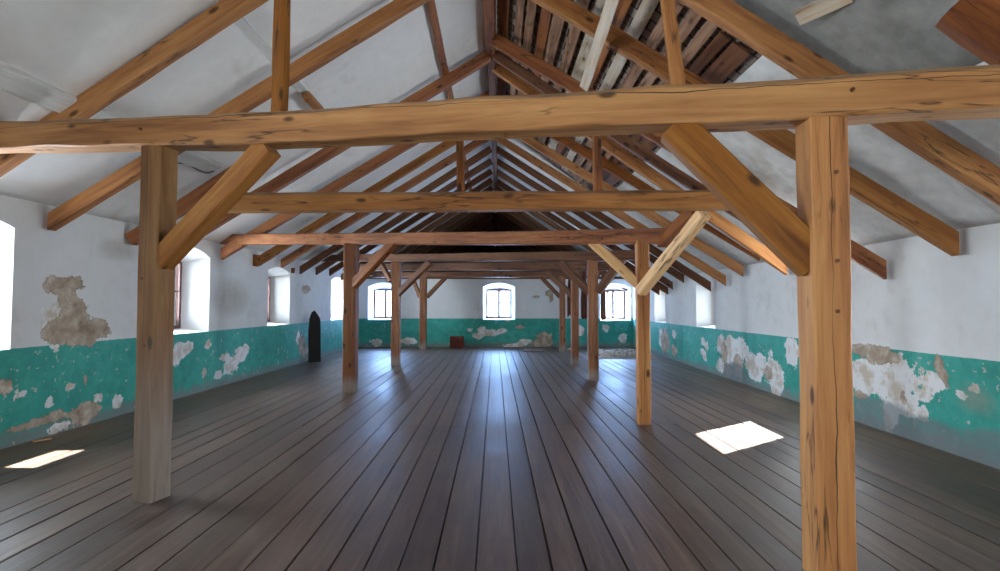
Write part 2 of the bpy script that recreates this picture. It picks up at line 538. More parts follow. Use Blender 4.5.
def wall(name, mapf, u0, u1, top, windows, blobs, dado, label, step=0.09, thick=0.55):
    """mapf(u, z, d) -> point, d = depth outward. windows: (a, b, sill, spring, crown)"""
    NA = 10
    us = []
    cuts = [u0]
    for wd in sorted(windows): cuts += [wd[0], wd[1]]
    cuts.append(u1)
    cols = []
    for i in range(len(cuts) - 1):
        a, bq = cuts[i], cuts[i + 1]
        inside = i % 2 == 1
        n = NA if inside else max(1, int((bq - a) / step))
        for k in range(n):
            cols.append((a + (bq - a) * k / n, a + (bq - a) * (k + 1) / n, sorted(windows)[i // 2] if inside else None))
    verts, faces, idx = [], [], {}
    def V(u, z, d=0.0):
        key = (round(u, 5), round(z, 5), round(d, 5))
        if key not in idx:
            idx[key] = len(verts); verts.append((u, z, d))
        return idx[key]
    nz = max(4, int(top / step))
    def fa(wd, u):
        f = (u - wd[0]) / (wd[1] - wd[0])
        return wd[3] + (wd[4] - wd[3]) * (1 - (2 * f - 1) ** 2)
    for a, bq, wd in cols:
        if wd is None:
            for k in range(nz):
                z0, z1 = top * k / nz, top * (k + 1) / nz
                faces.append((V(a, z0), V(bq, z0), V(bq, z1), V(a, z1)))
        else:
            m1 = max(1, int(wd[2] / step))
            for k in range(m1):
                z0, z1 = wd[2] * k / m1, wd[2] * (k + 1) / m1
                faces.append((V(a, z0), V(bq, z0), V(bq, z1), V(a, z1)))
            ta, tb = fa(wd, a), fa(wd, bq)
            m2 = 4
            for k in range(m2):
                faces.append((V(a, ta + (top - ta) * k / m2), V(bq, tb + (top - tb) * k / m2),
                              V(bq, tb + (top - tb) * (k + 1) / m2), V(a, ta + (top - ta) * (k + 1) / m2)))
    wins = []
    for wd in sorted(windows):
        a, bq, sill, spring, crown = wd[:5]
        # splayed reveal: inner outline -> outer outline
        inset = wd[5] if len(wd) > 5 else 0.12
        def outline(a_, b_, s_, sp_, cr_):
            pts = [(a_, s_), (b_, s_)]
            for k in range(NA, -1, -1):
                f = k / NA
                pts.append((a_ + (b_ - a_) * f, sp_ + (cr_ - sp_) * (1 - (2 * f - 1) ** 2)))
            return pts
        inn = outline(a, bq, sill, spring, crown)
        D = thick - 0.1
        out = outline(a + inset, bq - inset, sill + 0.06, spring - 0.10, crown - 0.20)
        out2 = [(u, z) for u, z in out]
        n = len(inn)
        for k in range(n):
            p, q = inn[k], inn[(k + 1) % n]
            r, s = out[(k + 1) % n], out[k]
            m_ = 4
            for j in range(m_):
                f0, f1 = j / m_, (j + 1) / m_
                def lp(A, B, f): return (A[0] + (B[0] - A[0]) * f, A[1] + (B[1] - A[1]) * f)
                A0, B0 = lp(p, s, f0), lp(q, r, f0)
                A1, B1 = lp(p, s, f1), lp(q, r, f1)
                faces.append((V(*A0, D * f0), V(*B0, D * f0), V(*B1, D * f1), V(*A1, D * f1)))
            faces.append((V(*s, D), V(*r, D), V(*r, thick), V(*s, thick)))
        wins.append((a + inset, bq - inset, sill + 0.06, spring - 0.10, crown - 0.20, D))
    P3 = [mapf(u, -0.12 if z == 0.0 else z, d) for u, z, d in verts]
    me = mesh_from(P3, faces, name)
    fix_normals(me)
    for an in ('bare', 'white', 'stain', 'grime', 'dado'):
        me.attributes.new(an, 'FLOAT', 'POINT')
    vals = {'bare': [], 'white': [], 'stain': [], 'grime': []}
    for (u, z, d) in verts:
        acc = {'bare': 0.0, 'white': 0.0, 'stain': 0.0, 'grime': 0.0}
        if d == 0.0:
            for kind, bu, bz, ru, rz in blobs:
                q = ((u - bu) / ru / 1.12) ** 2 + ((z - bz) / rz / 1.12) ** 2
                if q < 4:
                    vv = max(0, 1 - 0.5 * q) if kind not in ('stain', 'grime') else max(0, 1 - q)
                    if vv > acc[kind]: acc[kind] = vv
        for k in acc: vals[k].append(acc[k])
    for k in vals: me.attributes[k].data.foreach_set('value', vals[k])
    # window reveals and everything outside the wall face stay white
    me.attributes['dado'].data.foreach_set('value', [dado if d == 0.0 else -9.0 for (_, _, d) in verts])
    o = link(name, me, M['wall'])
    structure(o, label)
    return wins


def frame_window(n, mapf, win, cols=2, transom=True, label=''):
    a, bq, sill, spring, crown, D = win
    root = bpy.data.objects.new('window_%d' % n, None); COL.objects.link(root)
    root.location = mapf((a + bq) / 2, sill, D)
    root['kind'] = 'structure'
    root['label'] = label
    def q(u, z, d): return mapf(u, z, d) - Vector(root.location)
    def bar(bm, u0, z0, u1, z1, d0, d1):
        pts = [(u0, z0, d0), (u1, z0, d0), (u1, z1, d0), (u0, z1, d0), (u0, z0, d1), (u1, z0, d1), (u1, z1, d1), (u0, z1, d1)]
        vs = [bm.verts.new(q(*p)) for p in pts]
        for f in ((0, 3, 2, 1), (4, 5, 6, 7), (0, 1, 5, 4), (1, 2, 6, 5), (2, 3, 7, 6), (3, 0, 4, 7)):
            bm.faces.new([vs[i] for i in f])
    d0, d1 = D + 0.005, D + 0.06
    fw = 0.06 if cols > 1 else 0.045
    topz = spring + 0.02
    bm = bmesh.new()
    bar(bm, a - 0.01, sill - 0.01, a + fw, topz, d0, d1)
    bar(bm, bq - fw, sill - 0.01, bq + 0.01, topz, d0, d1)
    bar(bm, a + fw, sill - 0.01, bq - fw, sill + fw, d0, d1)
    bar(bm, a + fw, topz - fw, bq - fw, topz, d0, d1)
    mid = (a + bq) / 2
    if cols > 1: bar(bm, mid - 0.04, sill + fw, mid + 0.04, topz - fw, d0 - 0.012, d1 - 0.005)
    bm_obj('window_frame', bm, 'frame', root)
    if cols == 1:
        bm = bmesh.new()
        bar(bm, a + 0.01, topz - 0.004, bq - 0.01, crown + 0.02, d0 + 0.01, d1)
        bm_obj('arch_infill', bm, 'whitewash', root)
        bm = bmesh.new()
        bm.faces.new([bm.verts.new(q(u, z, (d0 + d1) / 2)) for u, z in ((a + fw, sill + fw), (bq - fw, sill + fw), (bq - fw, topz - fw), (a + fw, topz - fw))])
        bm_obj('pane', bm, 'glass', root)
        return root
    bm = bmesh.new()
    zt = sill + (topz - sill) * 0.55
    bar(bm, a + fw, zt - 0.012, mid - 0.035, zt + 0.012, d0 + 0.012, d1 - 0.015)
    bar(bm, mid + 0.035, zt - 0.012, bq - fw, zt + 0.012, d0 + 0.012, d1 - 0.015)
    bm_obj('glazing_bar', bm, 'frame', root)
    bm = bmesh.new()
    bar(bm, a + 0.01, topz - 0.004, bq - 0.01, crown + 0.02, d0 + 0.01, d1)
    bm_obj('arch_infill', bm, 'whitewash', root)
    for s0, s1 in ((a + fw, mid - 0.035), (mid + 0.035, bq - fw)):
        bm = bmesh.new()
        vs = [bm.verts.new(q(u, z, (d0 + d1) / 2)) for u, z in ((s0, sill + fw), (s1, sill + fw), (s1, topz - fw), (s0, topz - fw))]
        bm.faces.new(vs)
        bm_obj('pane', bm, 'glass', root)
    return root


def area(loc, to, sx, sy, power, col=(0.80, 0.90, 1.0), name='window_daylight'):
    d = bpy.data.lights.new(name, 'AREA')
    d.shape = 'RECTANGLE'; d.size = sx; d.size_y = sy
    d.energy = power; d.color = col
    o = bpy.data.objects.new(name, d); COL.objects.link(o)
    o.location = loc
    o.rotation_euler = (Vector(to) - Vector(loc)).to_track_quat('-Z', 'Z').to_euler()
    return o


def mapL(u, z, d): return Vector((XL(u) - d, u, z))
def mapR(u, z, d): return Vector((XR(u) + d, u, z))
def mapF(u, z, d): return Vector((u, YF + d, z))
def mapB(u, z, d): return Vector((u, YB - d, z))


def blobs_px(lst, side):
    out = []
    for kind, px, py, rx, ry in lst:
        X0 = {'L': -5.47, 'R': 4.95}.get(side)
        if side == 'F':
            c = P(px, py, Y=YF); e = P(px + rx, py + ry, Y=YF)
            out.append((kind, c.x, c.z, abs(e.x - c.x), abs(e.z - c.z)))
        else:
            for _ in range(4):
                c = P(px, py, X=X0); X0 = (XL if side == 'L' else XR)(c.y)
            s = rx if side == 'L' else -rx
            e = P(px + s, py, X=X0); e2 = P(px, py + ry, X=X0)
            out.append((kind, c.y, c.z, abs(e.y - c.y), abs(e2.z - c.z)))
    return out


LB = [('bare', 56, 285, 11, 8), ('bare', 72, 284, 12, 8), ('bare', 68, 300, 9, 8), ('bare', 78, 309, 9, 8), ('bare', 72, 320, 12, 8), ('bare', 60, 331, 14, 12), ('bare', 80, 332, 16, 12), ('bare', 97, 329, 12, 9), ('bare', 90, 343, 5, 5), ('white', 66, 318, 22, 16),
      ('bare', 85, 412, 14, 9), ('bare', 5, 385, 8, 8), ('bare', 50, 418, 20, 5), ('bare', 25, 428, 20, 4), ('bare', 86, 380, 4, 4),
      ('white', 55, 345, 4, 7), ('white', 118, 402, 5, 7), ('white', 50, 402, 7, 5), ('white', 70, 388, 4, 4), ('white', 20, 393, 7, 4), ('white', 97, 398, 6, 4), ('white', 128, 416, 4, 4), ('white', 60, 425, 10, 3),
      ('white', 180, 350, 7, 8), ('white', 175, 358, 6, 8), ('white', 189, 346, 5, 5), ('white', 205, 372, 3, 5), ('white', 232, 365, 7, 8), ('white', 240, 355, 5, 7), ('white', 225, 357, 5, 4), ('white', 218, 375, 4, 4), ('white', 246, 349, 3, 6), ('white', 208, 345, 3, 4),
      ('stain', 232, 298, 18, 20), ('bare', 302, 345, 3, 10), ('bare', 305, 352, 3, 6), ('bare', 306, 289, 4, 4), ('white', 298, 338, 2, 6), ('stain', 120, 250, 20, 12)]
RB = [('white', 730, 352, 8, 14), ('white', 741, 350, 6, 11), ('white', 721, 345, 4, 9), ('bare', 738, 366, 5, 10), ('bare', 728, 370, 4, 6), ('bare', 724, 352, 3, 10), ('white', 721, 366, 4, 7),
      ('white', 755, 368, 8, 12), ('white', 750, 362, 6, 8), ('white', 772, 372, 10, 12), ('bare', 768, 374, 4, 7), ('white', 777, 388, 6, 9), ('white', 771, 352, 2, 4), ('white', 792, 352, 7, 13), ('white', 760, 356, 4, 4), ('white', 788, 342, 3, 3),
      ('bare', 665, 341, 4, 11), ('white', 661, 338, 2, 10), ('bare', 674, 350, 3, 5), ('white', 674, 334, 2, 4), ('white', 703, 352, 3, 4), ('white', 707, 347, 2, 4), ('white', 705, 357, 2, 3), ('white', 703, 341, 2, 3),
      ('bare', 880, 355, 16, 9), ('bare', 860, 350, 8, 6), ('white', 868, 378, 22, 17), ('white', 897, 378, 18, 22), ('white', 880, 372, 20, 14), ('white', 890, 412, 7, 18), ('white', 912, 408, 15, 9), ('white', 934, 382, 12, 11), ('white', 925, 395, 8, 7),
      ('bare', 938, 364, 6, 10), ('bare', 903, 396, 5, 5), ('bare', 945, 378, 4, 9), ('white', 971, 368, 3, 3), ('white', 961, 394, 6, 5), ('white', 974, 386, 6, 5), ('white', 930, 420, 3, 3), ('white', 957, 423, 3, 3), ('white', 973, 425, 3, 3), ('white', 990, 430, 3, 3), ('white', 985, 422, 2, 3),
      ('stain', 975, 400, 20, 14), ('grime', 1000, 462, 60, 34), ('grime', 930, 435, 45, 20), ('grime', 880, 420, 40, 26), ('grime', 760, 398, 30, 10), ('grime', 735, 374, 14, 14), ('bare', 860, 396, 8, 5)]
FB = [('white', 482, 331, 5, 4), ('white', 492, 333, 8, 3), ('white', 502, 331, 5, 2), ('white', 478, 336, 5, 3), ('bare', 544, 340, 8, 7), ('bare', 540, 344, 8, 5), ('white', 470, 330, 2, 2), ('white', 525, 341, 8, 2), ('white', 515, 345, 12, 2), ('white', 623, 338, 4, 5),
      ('bare', 549, 293, 4, 3), ('bare', 551, 298, 2, 4), ('bare', 536, 297, 4, 1.5), ('white', 508, 319, 4, 2), ('white', 376, 342, 6, 3), ('white', 408, 341, 9, 3), ('bare', 520, 327, 5, 2), ('white', 580, 331, 4, 5), ('white', 606, 328, 3, 4)]

WL = [(-3.6, -2.35, 1.10, 2.48, 2.60), (0.5, 1.75, 1.10, 2.48, 2.60), (4.65, 5.95, 1.10, 2.48, 2.60), (8.65, 9.93, 1.10, 2.50, 2.64), (12.40, 13.68, 1.10, 2.42, 2.54), (17.0, 18.3, 1.10, 2.42, 2.54)]
WR = [(-1.2, -0.05, 1.05, 2.12, 2.30), (3.0, 4.2, 1.05, 2.12, 2.30), (7.32, 8.46, 1.05, 2.26, 2.38, -0.13), (12.0, 13.2, 1.05, 2.12, 2.30), (15.8, 17.0, 1.05, 2.12, 2.30)]
fx = lambda px: P(px, 300, Y=YF).x
WF = [(fx(368), fx(398.5), 1.03, 2.30, 2.46), (fx(483), fx(515), 1.03, 2.30, 2.46), (fx(600), fx(631), 1.0, 2.27, 2.43)]
WB = [(-4.4, -3.2, 1.03, 2.3, 2.46), (-0.6, 0.6, 1.03, 2.3, 2.46), (3.2, 4.4, 1.03, 2.3, 2.46)]

wl = wall('wall_left', mapL, YB, YF, 2.95, WL, blobs_px(LB, 'L'), 1.105, 'white wall with teal lower band and peeling plaster')
wr = wall('wall_right', mapR, YB, YF, 2.5, WR, blobs_px(RB, 'R'), 1.05, 'white wall with teal lower band flaking in large white patches')
wf = wall('wall_far', mapF, -5.3, 5.3, 2.75, WF, blobs_px(FB, 'F'), 1.085, 'far end wall, white above teal, with three windows')
wb = wall('wall_back', mapB, -5.62, 4.65, 2.95, WB, [], 1.085, 'wall behind the camera, white above teal', step=0.3)

k = 0
PW = {'L': 360, 'R': 215, 'F': 300, 'B': 200}
for side, wins, mp in (('L', wl, mapL), ('R', wr, mapR), ('F', wf, mapF), ('B', wb, mapB)):
    nm = {'L': 'left wall', 'R': 'right wall', 'F': 'far wall', 'B': 'back wall'}[side]
    for i, w_ in enumerate(wins):
        k += 1
        frame_window(k, mp, w_, cols=1 if k == 9 else 2, label='deep arched window opening of the %s, number %d along it' % (nm, i + 1))
        c = mp((w_[0] + w_[1]) / 2, (w_[2] + w_[3]) / 2 + 0.15, w_[5] + 0.40)
        to = mp((w_[0] + w_[1]) / 2, 2.9, -1.5)
        pw = PW[side]
        area(c, to, 1.25, 1.7, pw, {'L': (0.80, 0.90, 1.0), 'R': (0.80, 0.90, 1.0), 'F': (0.30, 0.53, 1.0), 'B': (1.0, 0.95, 0.87)}[side])

# gables above the end walls, dark boards
def gable(name, y, xl, xr, zb, lab):
    v = [(xl, y, zb), (xr, y, zb), (xr, y, ZCR(xr, y) + .4), (0, y, RIDGE + 0.4), (xl, y, ZCL(xl, y) + .4)]
    v2 = [(a, y + (0.2 if y > 0 else -0.2), c_) for a, _, c_ in v]
    me = mesh_from(v + v2, [(0, 1, 2, 3, 4), (9, 8, 7, 6, 5)] + [(i, (i + 1) % 5, 5 + (i + 1) % 5, 5 + i) for i in range(5)], name)
    fix_normals(me)
    structure(link(name, me, M['brown']), lab)

gable('wall_gable', YE, -5.6, 5.9, 2.6, 'dark boarded gable closing the roof beyond the far wall')
gable('wall_gable_back', YB - 0.01, -5.6, 4.65, 2.949, 'boarded gable above the wall behind the camera')

# ------------------------------------------------------------------ roof slopes
def slope(name, zf, xf0, xf1, y0, y1, mat, lab, dz=0.0, nx=24):
    verts, faces = [], []
    ny = int((y1 - y0) / 0.3) + 1
    for j in range(ny + 1):
        y = y0 + (y1 - y0) * j / ny
        for i in range(nx + 1):
            x = xf0(y) + (xf1(y) - xf0(y)) * i / nx
            zz = zf(x, y) + dz + 0.02 * noise.noise(Vector((x * 0.9, y * 0.9, 3.0)))
            verts.append((x, y, zz))
    for j in range(ny):
        for i in range(nx):
            p = j * (nx + 1) + i
            faces.append((p, p + 1, p + nx + 2, p + nx + 1))
    me = mesh_from(verts, faces, name)
    o = link(name, me, M[mat])
    md = o.modifiers.new('thick', 'SOLIDIFY'); md.thickness = 0.05; md.offset = 1
    for p in me.polygons: p.use_smooth = True
    structure(o, lab)
    return o

slope('ceiling_left', ZCL, lambda y: XL(y) - 0.05, lambda y: 0.02, YB, YE, 'ceil_left', 'whitewashed left roof slope')
slope('ceiling_right_lower', ZCR, lambda y: 2.7, lambda y: XR(y) + 0.05, 4.9, YE, 'ceil_right', 'plastered lower part of the right roof slope', nx=12)
slope('ceiling_right_near', ZCR, lambda y: 3.6, lambda y: XR(y) + 0.05, YB, 4.9, 'ceil_right', 'white plaster low on the near right roof slope', nx=8)
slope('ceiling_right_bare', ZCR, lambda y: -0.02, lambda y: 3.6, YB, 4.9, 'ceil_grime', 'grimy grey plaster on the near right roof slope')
slope('ceiling_right_far', ZCR, lambda y: -0.02, lambda y: 2.72, 13.0, YE, 'ceil_right', 'plaster of the far right roof slope', nx=12)
slope('ceiling_tiles', ZCR, lambda y: -0.1, lambda y: 2.9, 4.7, 13.2, 'tiles', 'bare backs of roof tiles above open boards', dz=0.10, nx=12)

slope('roof_outer_left', ZCL, lambda y: XL(y) - 0.6, lambda y: 0.0, YB - .2, YE + .2, 'tiles', 'outer tiles of the left slope', dz=0.36, nx=4)
slope('roof_outer_right', ZCR, lambda y: 0.0, lambda y: XR(y) + 0.6, YB - .2, YE + .2, 'tiles', 'outer tiles of the right slope', dz=0.36, nx=4)

# longitudinal boards on top of the right-hand rafters
rb = random.Random(11)
xx = 0.14
first = None
while xx < 2.62:
    wd = rb.uniform(0.10, 0.18)
    ya, yb_ = 5.0 + rb.uniform(-0.05, .3), 12.9 + rb.uniform(-0.3, 0.05)
    o = timber('roof_board', [(xx, ya, ZCR(xx, ya) + 0.005), (xx + rb.uniform(-.03, .03), yb_, ZCR(xx, yb_) + 0.005)], wd / 0.8, 0.03,
               rb.choice(['lath', 'lath', 'lath', 'brown', 'red', 'lath', 'stained']), up=(0.6, 0, 0.8), wane=0.004, rough=0.006, seg=0.5)
    tag(o, 'rough roof board running lengthwise above the right-hand rafters, tile backs in the gaps', 'board', 'open roof boards of the right slope')
    xx += wd + rb.uniform(0.03, 0.10)

# ------------------------------------------------------------------ ridge
o = timber('ridge_beam', [(-0.09, 4.2, 5.98), (-0.08, 8.95, 6.0)], 0.18, 0.2, 'red', wane=0.02)
tag(o, 'reddish ridge beam overhead, near length ending at the splice', 'beam')
o = timber('ridge_beam', [(-0.06, 8.9, 5.96), (-0.02, 14, 5.90), (0.05, YF, 5.95), (0.0, YE, 5.95)], 0.14, 0.2, 'brown', wane=0.02)
tag(o, 'dark brown ridge beam running from the splice to the far gable', 'beam')

# ------------------------------------------------------------------ rafters
def rafter(side, yr, end, mat, label, w=0.13, h=0.19, zr=5.93, bow=0.0):
    xr_ = -0.12 if side == 'L' else 0.0
    a = Vector((xr_, yr, zr))
    e = Vector(end)
    sgn = -1 if side == 'L' else 1
    o = timber('rafter', [a, e], w, h, mat, wane=0.010, bow=bow, plumb=True)
    tag(o, label, 'rafter', 'rafters of the left slope' if side == 'L' else 'rafters of the right slope')
    return o

def eL(px, py, off=0.07):
    X = -5.4
    for _ in range(3):
        p = P(px, py, X=X); X = XL(p.y) + off
    return p
def eR(px, py, off=0.09):
    X = 4.8
    for _ in range(3):
        p = P(px, py, X=X); X = XR(p.y) - off
    return p

rafter('L', 4.72, (-5.4, 5.27, 2.78), 'rafter', 'broad honey-brown rafter crossing above the left end of the nearest tie beam', w=0.13, h=0.175)
rafter('L', 6.28, eL(52, 222), 'rafter', 'golden rafter whose sawn foot shows above the crumbled brown plaster patch', w=0.13, h=0.175)
rafter('L', 8.9, eL(170, 249), 'red', 'reddish rafter of the left slope passing behind the left knee brace of the nearest truss')
rafter('L', 10.6, eL(222, 254), 'red', 'orange rafter of the left slope whose foot meets the wall under the third beam end')
ly = [11.9, 13.1, 14.3, 15.5, 16.7, 17.9, 19.1]
words = ['first', 'second', 'third', 'fourth', 'fifth', 'sixth', 'seventh']
for i, y in enumerate(ly):
    rafter('L', y, (XL(y) + 0.12, y - 0.25, 2.58 + 0.05 * math.sin(i * 2.1)), ['rafter', 'red', 'brown', 'brown'][min(i, 3)],
           '%s rafter of the left slope beyond the third beam, counting away' % words[i], w=0.12, h=0.18)
rafter('R', 5.0, (XR(4.3) - 0.05, 4.32, 2.22), 'rafter', 'heavy rafter over the right post, running out of view at the right edge', w=0.14, h=0.2)
rafter('R', 6.5, eR(955, 244), 'rafter', 'brown rafter ending in a square sawn foot near the upper right wall', w=0.14, h=0.2)
rafter('R', 8.35, eR(885, 270), 'red', 'reddish rafter whose foot shows just right of the near right post')
rafter('R', 8.85, (XR(7.6) - 0.08, 7.62, 2.15), 'brown', 'rafter doubled alongside its neighbour and hidden low behind the near right post', w=0.10, h=0.16, bow=-0.04)
rafter('R', 9.3, eR(786, 268), 'rafter', 'golden rafter passing just left of the near right knee brace', w=0.12, h=0.19)
for px, py, yr, mt, lb in ((759, 255, 10.8, 'red', 'reddish rafter foot clear against the white wall beside the right knee brace'),
                           (743, 271, 12.0, 'rafter', 'long brown rafter foot between the red one and the right-hand window'),
                           (726, 281, 13.2, 'rafter', 'pale brown rafter with its foot above the nearer visible right window'),
                           (711, 287, 14.2, 'brown', 'bowed dark rafter with its foot at the top of the right-hand window'),
                           (684, 279, 15.4, 'brown', 'dark rafter ending between the two right-hand windows'),
                           (673, 286, 16.6, 'brown', 'dark rafter foot just above the farther right window'),
                           (668, 291, 17.9, 'brown', 'small dark rafter foot beside the light-coloured brace'),
                           (660, 292, 19.1, 'brown', 'farthest rafter of the right slope, against the end gable')):
    rafter('R', yr, eR(px, py), mt, lb, w=0.12, h=0.18)

for i in range(14):
    y = 20.3 + i * 1.25
    for sd_ in 'LR':
        xe = XL(y) + .12 if sd_ == 'L' else XR(y) - .12
        o = timber('rafter', [(-0.1 if sd_ == 'L' else 0.05, y, 5.93), (xe, y, 2.6 if sd_ == 'L' else 2.2)], 0.12, 0.19, 'brown', seg=0.6)
        tag(o, 'dark distant rafter in the roof beyond the far end wall', 'rafter', 'distant rafters beyond the far wall')
me = mesh_from([(-5.7, 19.99, 2.70), (6.2, 19.99, 2.70), (6.4, YE, 2.70), (-5.7, YE, 2.70), (-5.7, 19.99, 2.6), (6.2, 19.99, 2.6), (6.4, YE, 2.6), (-5.7, YE, 2.6)],
               [(0, 1, 2, 3), (4, 7, 6, 5), (0, 4, 5, 1), (1, 5, 6, 2), (2, 6, 7, 3), (3, 7, 4, 0)], 'floor_loft')
structure(link('floor_loft', me, M['brown']), 'loft floor beyond the far wall')

# loose pieces of the roof
o = timber('rafter_stub', [eL(131, 240, 0.06), P(236, 172, Y=7.75)], 0.13, 0.19, 'red'); tag(o, 'short reddish rafter stub seen between the near left post and its brace', 'timber')
o = timber('purlin', [(-4.28, 3.2, 3.56), (-4.12, 7.6, 3.60)], 0.24, 0.08, 'whitewash', up=(-0.5, 0, 0.85), wane=0.02); tag(o, 'low whitewashed purlin under the left slope above the near left post', 'purlin')
o = timber('purlin', [(-2.68, 3.6, 4.56), (-2.64, 7.3, 4.56)], 0.11, 0.07, 'whitewash', up=(-0.5, 0, 0.85)); tag(o, 'thin whitewashed purlin high on the left slope', 'purlin')
o = timber('purlin', [(-2.58, 7.05, 4.46), (-2.56, 7.65, 4.44)], 0.12, 0.12, 'rafter', up=(-0.5, 0, 0.85)); tag(o, 'short unpainted brown purlin end sticking out below a left rafter', 'purlin')
o = timber('purlin', [(-0.86, 5.2, 5.60), (-0.84, 18.5, 5.58)], 0.11, 0.08, 'red', up=(-0.5, 0, 0.85)); tag(o, 'brown lengthwise purlin just left of the ridge', 'purlin')
o = timber('nailed_board', [P(616, -12, X=1.17), P(584, 88, X=1.22)], 0.13, 0.03, 'stained', up=(0.6, 0, 0.8), wane=0.004, rough=0.008); tag(o, 'pale plaster-stained board nailed under the right rafters beside the ridge', 'board')
o = timber('nailed_board', [P(797, 18, Y=4.25), P(850, -6, Y=3.95)], 0.14, 0.03, 'stained', up=(0.6, 0, 0.8), wane=0.004); tag(o, 'stained board scrap against the grey plaster near the top right', 'board')
o = timber('broken_rafter', [P(954, 8, Y=3.25), P(1090, 98, Y=3.0)], 0.22, 0.24, 'red', wane=0.04, rough=0.02); tag(o, 'thick dark timber end jutting in at the upper right corner', 'timber')
o = timber('wall_plate', [P(305, 258, Y=14.5), P(338, 250, Y=14.2)], 0.14, 0.12, 'whitewash'); tag(o, 'grey-white timber stub below the far left rafters', 'timber')  # rafter stub; its pale coat stands in for light on the end

# ------------------------------------------------------------------ trusses
def sq(s, yrot): return s

def plane_of(a, b):
    s = -(b.y - a.y) / (b.x - a.x)
    return (a.y + s * a.x, s)

bL1, bL2, bL3, bL4 = P(149, 499.5, Z=0), P(348.5, 392.5, Z=0), P(395, 365.5, Z=0), P(423, 349, Z=0)
bR2, bR3, bR4, bR5 = P(646, 425, Z=0), P(594, 380.5, Z=0), P(575, 364.5, Z=0), P(562.5, 351.5, Z=0)
bR1 = P(822.5, 300, Y=3.10); bR1.z = 0
bL1.y += 0.03; bL2.y += 0.1; bL3.y += 0.1; bR2.y += 0.1; bR3.y += 0.1
T1 = plane_of(bL1, bR1)
T3 = plane_of(bL2, bR2)
T4 = plane_of(bL3, bR3)


def post(base, top, w, d, mat, lean, s, label, wane=0.012):
    """s = skew of its truss; the post's faces follow it"""
    up = Vector((-s, -1, 0)).normalized()
    t_ = Vector((base.x + lean[0], base.y + lean[1], top))
    o = timber('timber_post', [Vector((base.x, base.y, -0.005)), t_], w, d, mat, up=up, wane=wane, seg=0.12)
    return tag(o, label, 'post', 'timber posts')


def face_front(o, ln_frac, s, w): pass


# truss 1 (nearest)
def t1y(x): return T1[0] - T1[1] * x
prof1 = [(-5.62, 3.24), (-4.46, 3.165), (-1.97, 2.995), (-0.85, 2.95), (0, 2.925), (0.93, 2.88), (1.83, 2.835), (2.79, 2.81), (4.70, 2.74)]
beam1 = timber('tie_beam', [(x, t1y(x), z) for x, z in prof1], 0.21, 0.25, 'honey_beam', wane=0.012, top_wane=0.035, rough=0.008, seg=0.1)
tag(beam1, 'massive honey-coloured tie beam spanning the whole room in front', 'beam', 'tie beams')
def zb1(x):
    for (xa, za), (xb, zb) in zip(prof1, prof1[1:]):
        if xa <= x <= xb: return za + (zb - za) * (x - xa) / (xb - xa)
pL1 = post(bL1, zb1(bL1.x) - 0.124, 0.20, 0.19, 'pale_post', (0.0, 0.0), T1[1], 'near left post, brown above and weathered grey towards the floor')
pR1 = post(bR1, zb1(bR1.x) - 0.124, 0.21, 0.215, 'honey_post', (0.012, 0.0), 0.12, 'near right post of orange pine with a long crack, its foot out of view')
def brace(a, b, w, h, mat, label, pl=None, up=None, wane=0.012, bow=0.0):
    o = timber('knee_brace', [a, b], w, h, mat, up=up or (0, 0, 1), wane=wane, bow=bow)
    return tag(o, label, 'brace', 'knee braces')
T1f = T1
brace(P(160, 263, pl=T1f), P(270, 147, pl=T1f), 0.15, 0.17, 'honey', 'weathered brace rising right from the near left post to the front beam')
brace(P(815, 264, pl=T1f), P(674, 127, pl=T1f), 0.16, 0.215, 'honey', 'broad orange brace rising left from the near right post to the front beam')
n1 = Vector((-T1[1], -1, 0)).normalized()
for px, py in ((152, 133), (845, 97)):
    peg(beam1, P(px, py, pl=T1f) + n1 * 0.108, n1)
for px, py in ((152.5, 279), (155, 345)):
    peg(pL1, P(px, py, pl=T1f) + n1 * 0.088, n1, 0.010)
for px, py in ((830, 176), (831, 262), (831, 311)):
    peg(pR1, P(px, py, pl=T1f) + n1 * 0.098, n1, 0.013)

# struts standing on the near beam
def strut(pb, pt, pl, w, h, mat, label, z1=None):
    a = P(*pb, pl=pl)
    b = P(*pt, pl=pl)
    if z1:
        b = a + (b - a) * ((z1 - a.z) / (b.z - a.z))
    o = timber('roof_strut', [a, b], w, h, mat, up=Vector((-pl[1], -1, 0)).normalized())
    return tag(o, label, 'strut', 'struts standing on the beams')
strut((279, 122), (282.5, 0), T1, 0.105, 0.10, 'rafter', 'upright strut standing on the front beam left of centre', z1=5.0)
strut((679, 96), (667, 0), T1, 0.085, 0.08, 'rafter', 'slightly leaning strut standing on the front beam right of centre', z1=5.0)
a = P(683, 74, pl=T1) + Vector((0.0, 0.10, 0)); b_ = P(675, 0, pl=T1) + Vector((0.0, 0.10, 0))
o = timber('roof_strut', [a, a + (b_ - a) * 2.6], 0.07, 0.06, 'lath', up=(-.2, -1, 0)); tag(o, 'narrow second piece fixed behind the leaning right strut', 'strut', 'struts standing on the beams')

# beam 2, hung between the bays
beam2 = timber('tie_beam', [P(212, 203, Y=5.6), P(470, 202, Y=5.55), P(742, 200, Y=5.45)], 0.19, 0.195, 'honey', wane=0.012, top_wane=0.03)
tag(beam2, 'second beam from the camera, orange and clear of the posts', 'beam', 'tie beams')
strut((598, 193), (597, 150), (5.53, 0.0), 0.085, 0.09, 'red', 'thin upright strut standing on the second beam right of the ridge', z1=3.6)
strut((461, 193), (460, 150), (5.53, 0.0), 0.08, 0.09, 'red', 'thin upright strut standing on the second beam left of the ridge', z1=3.6)

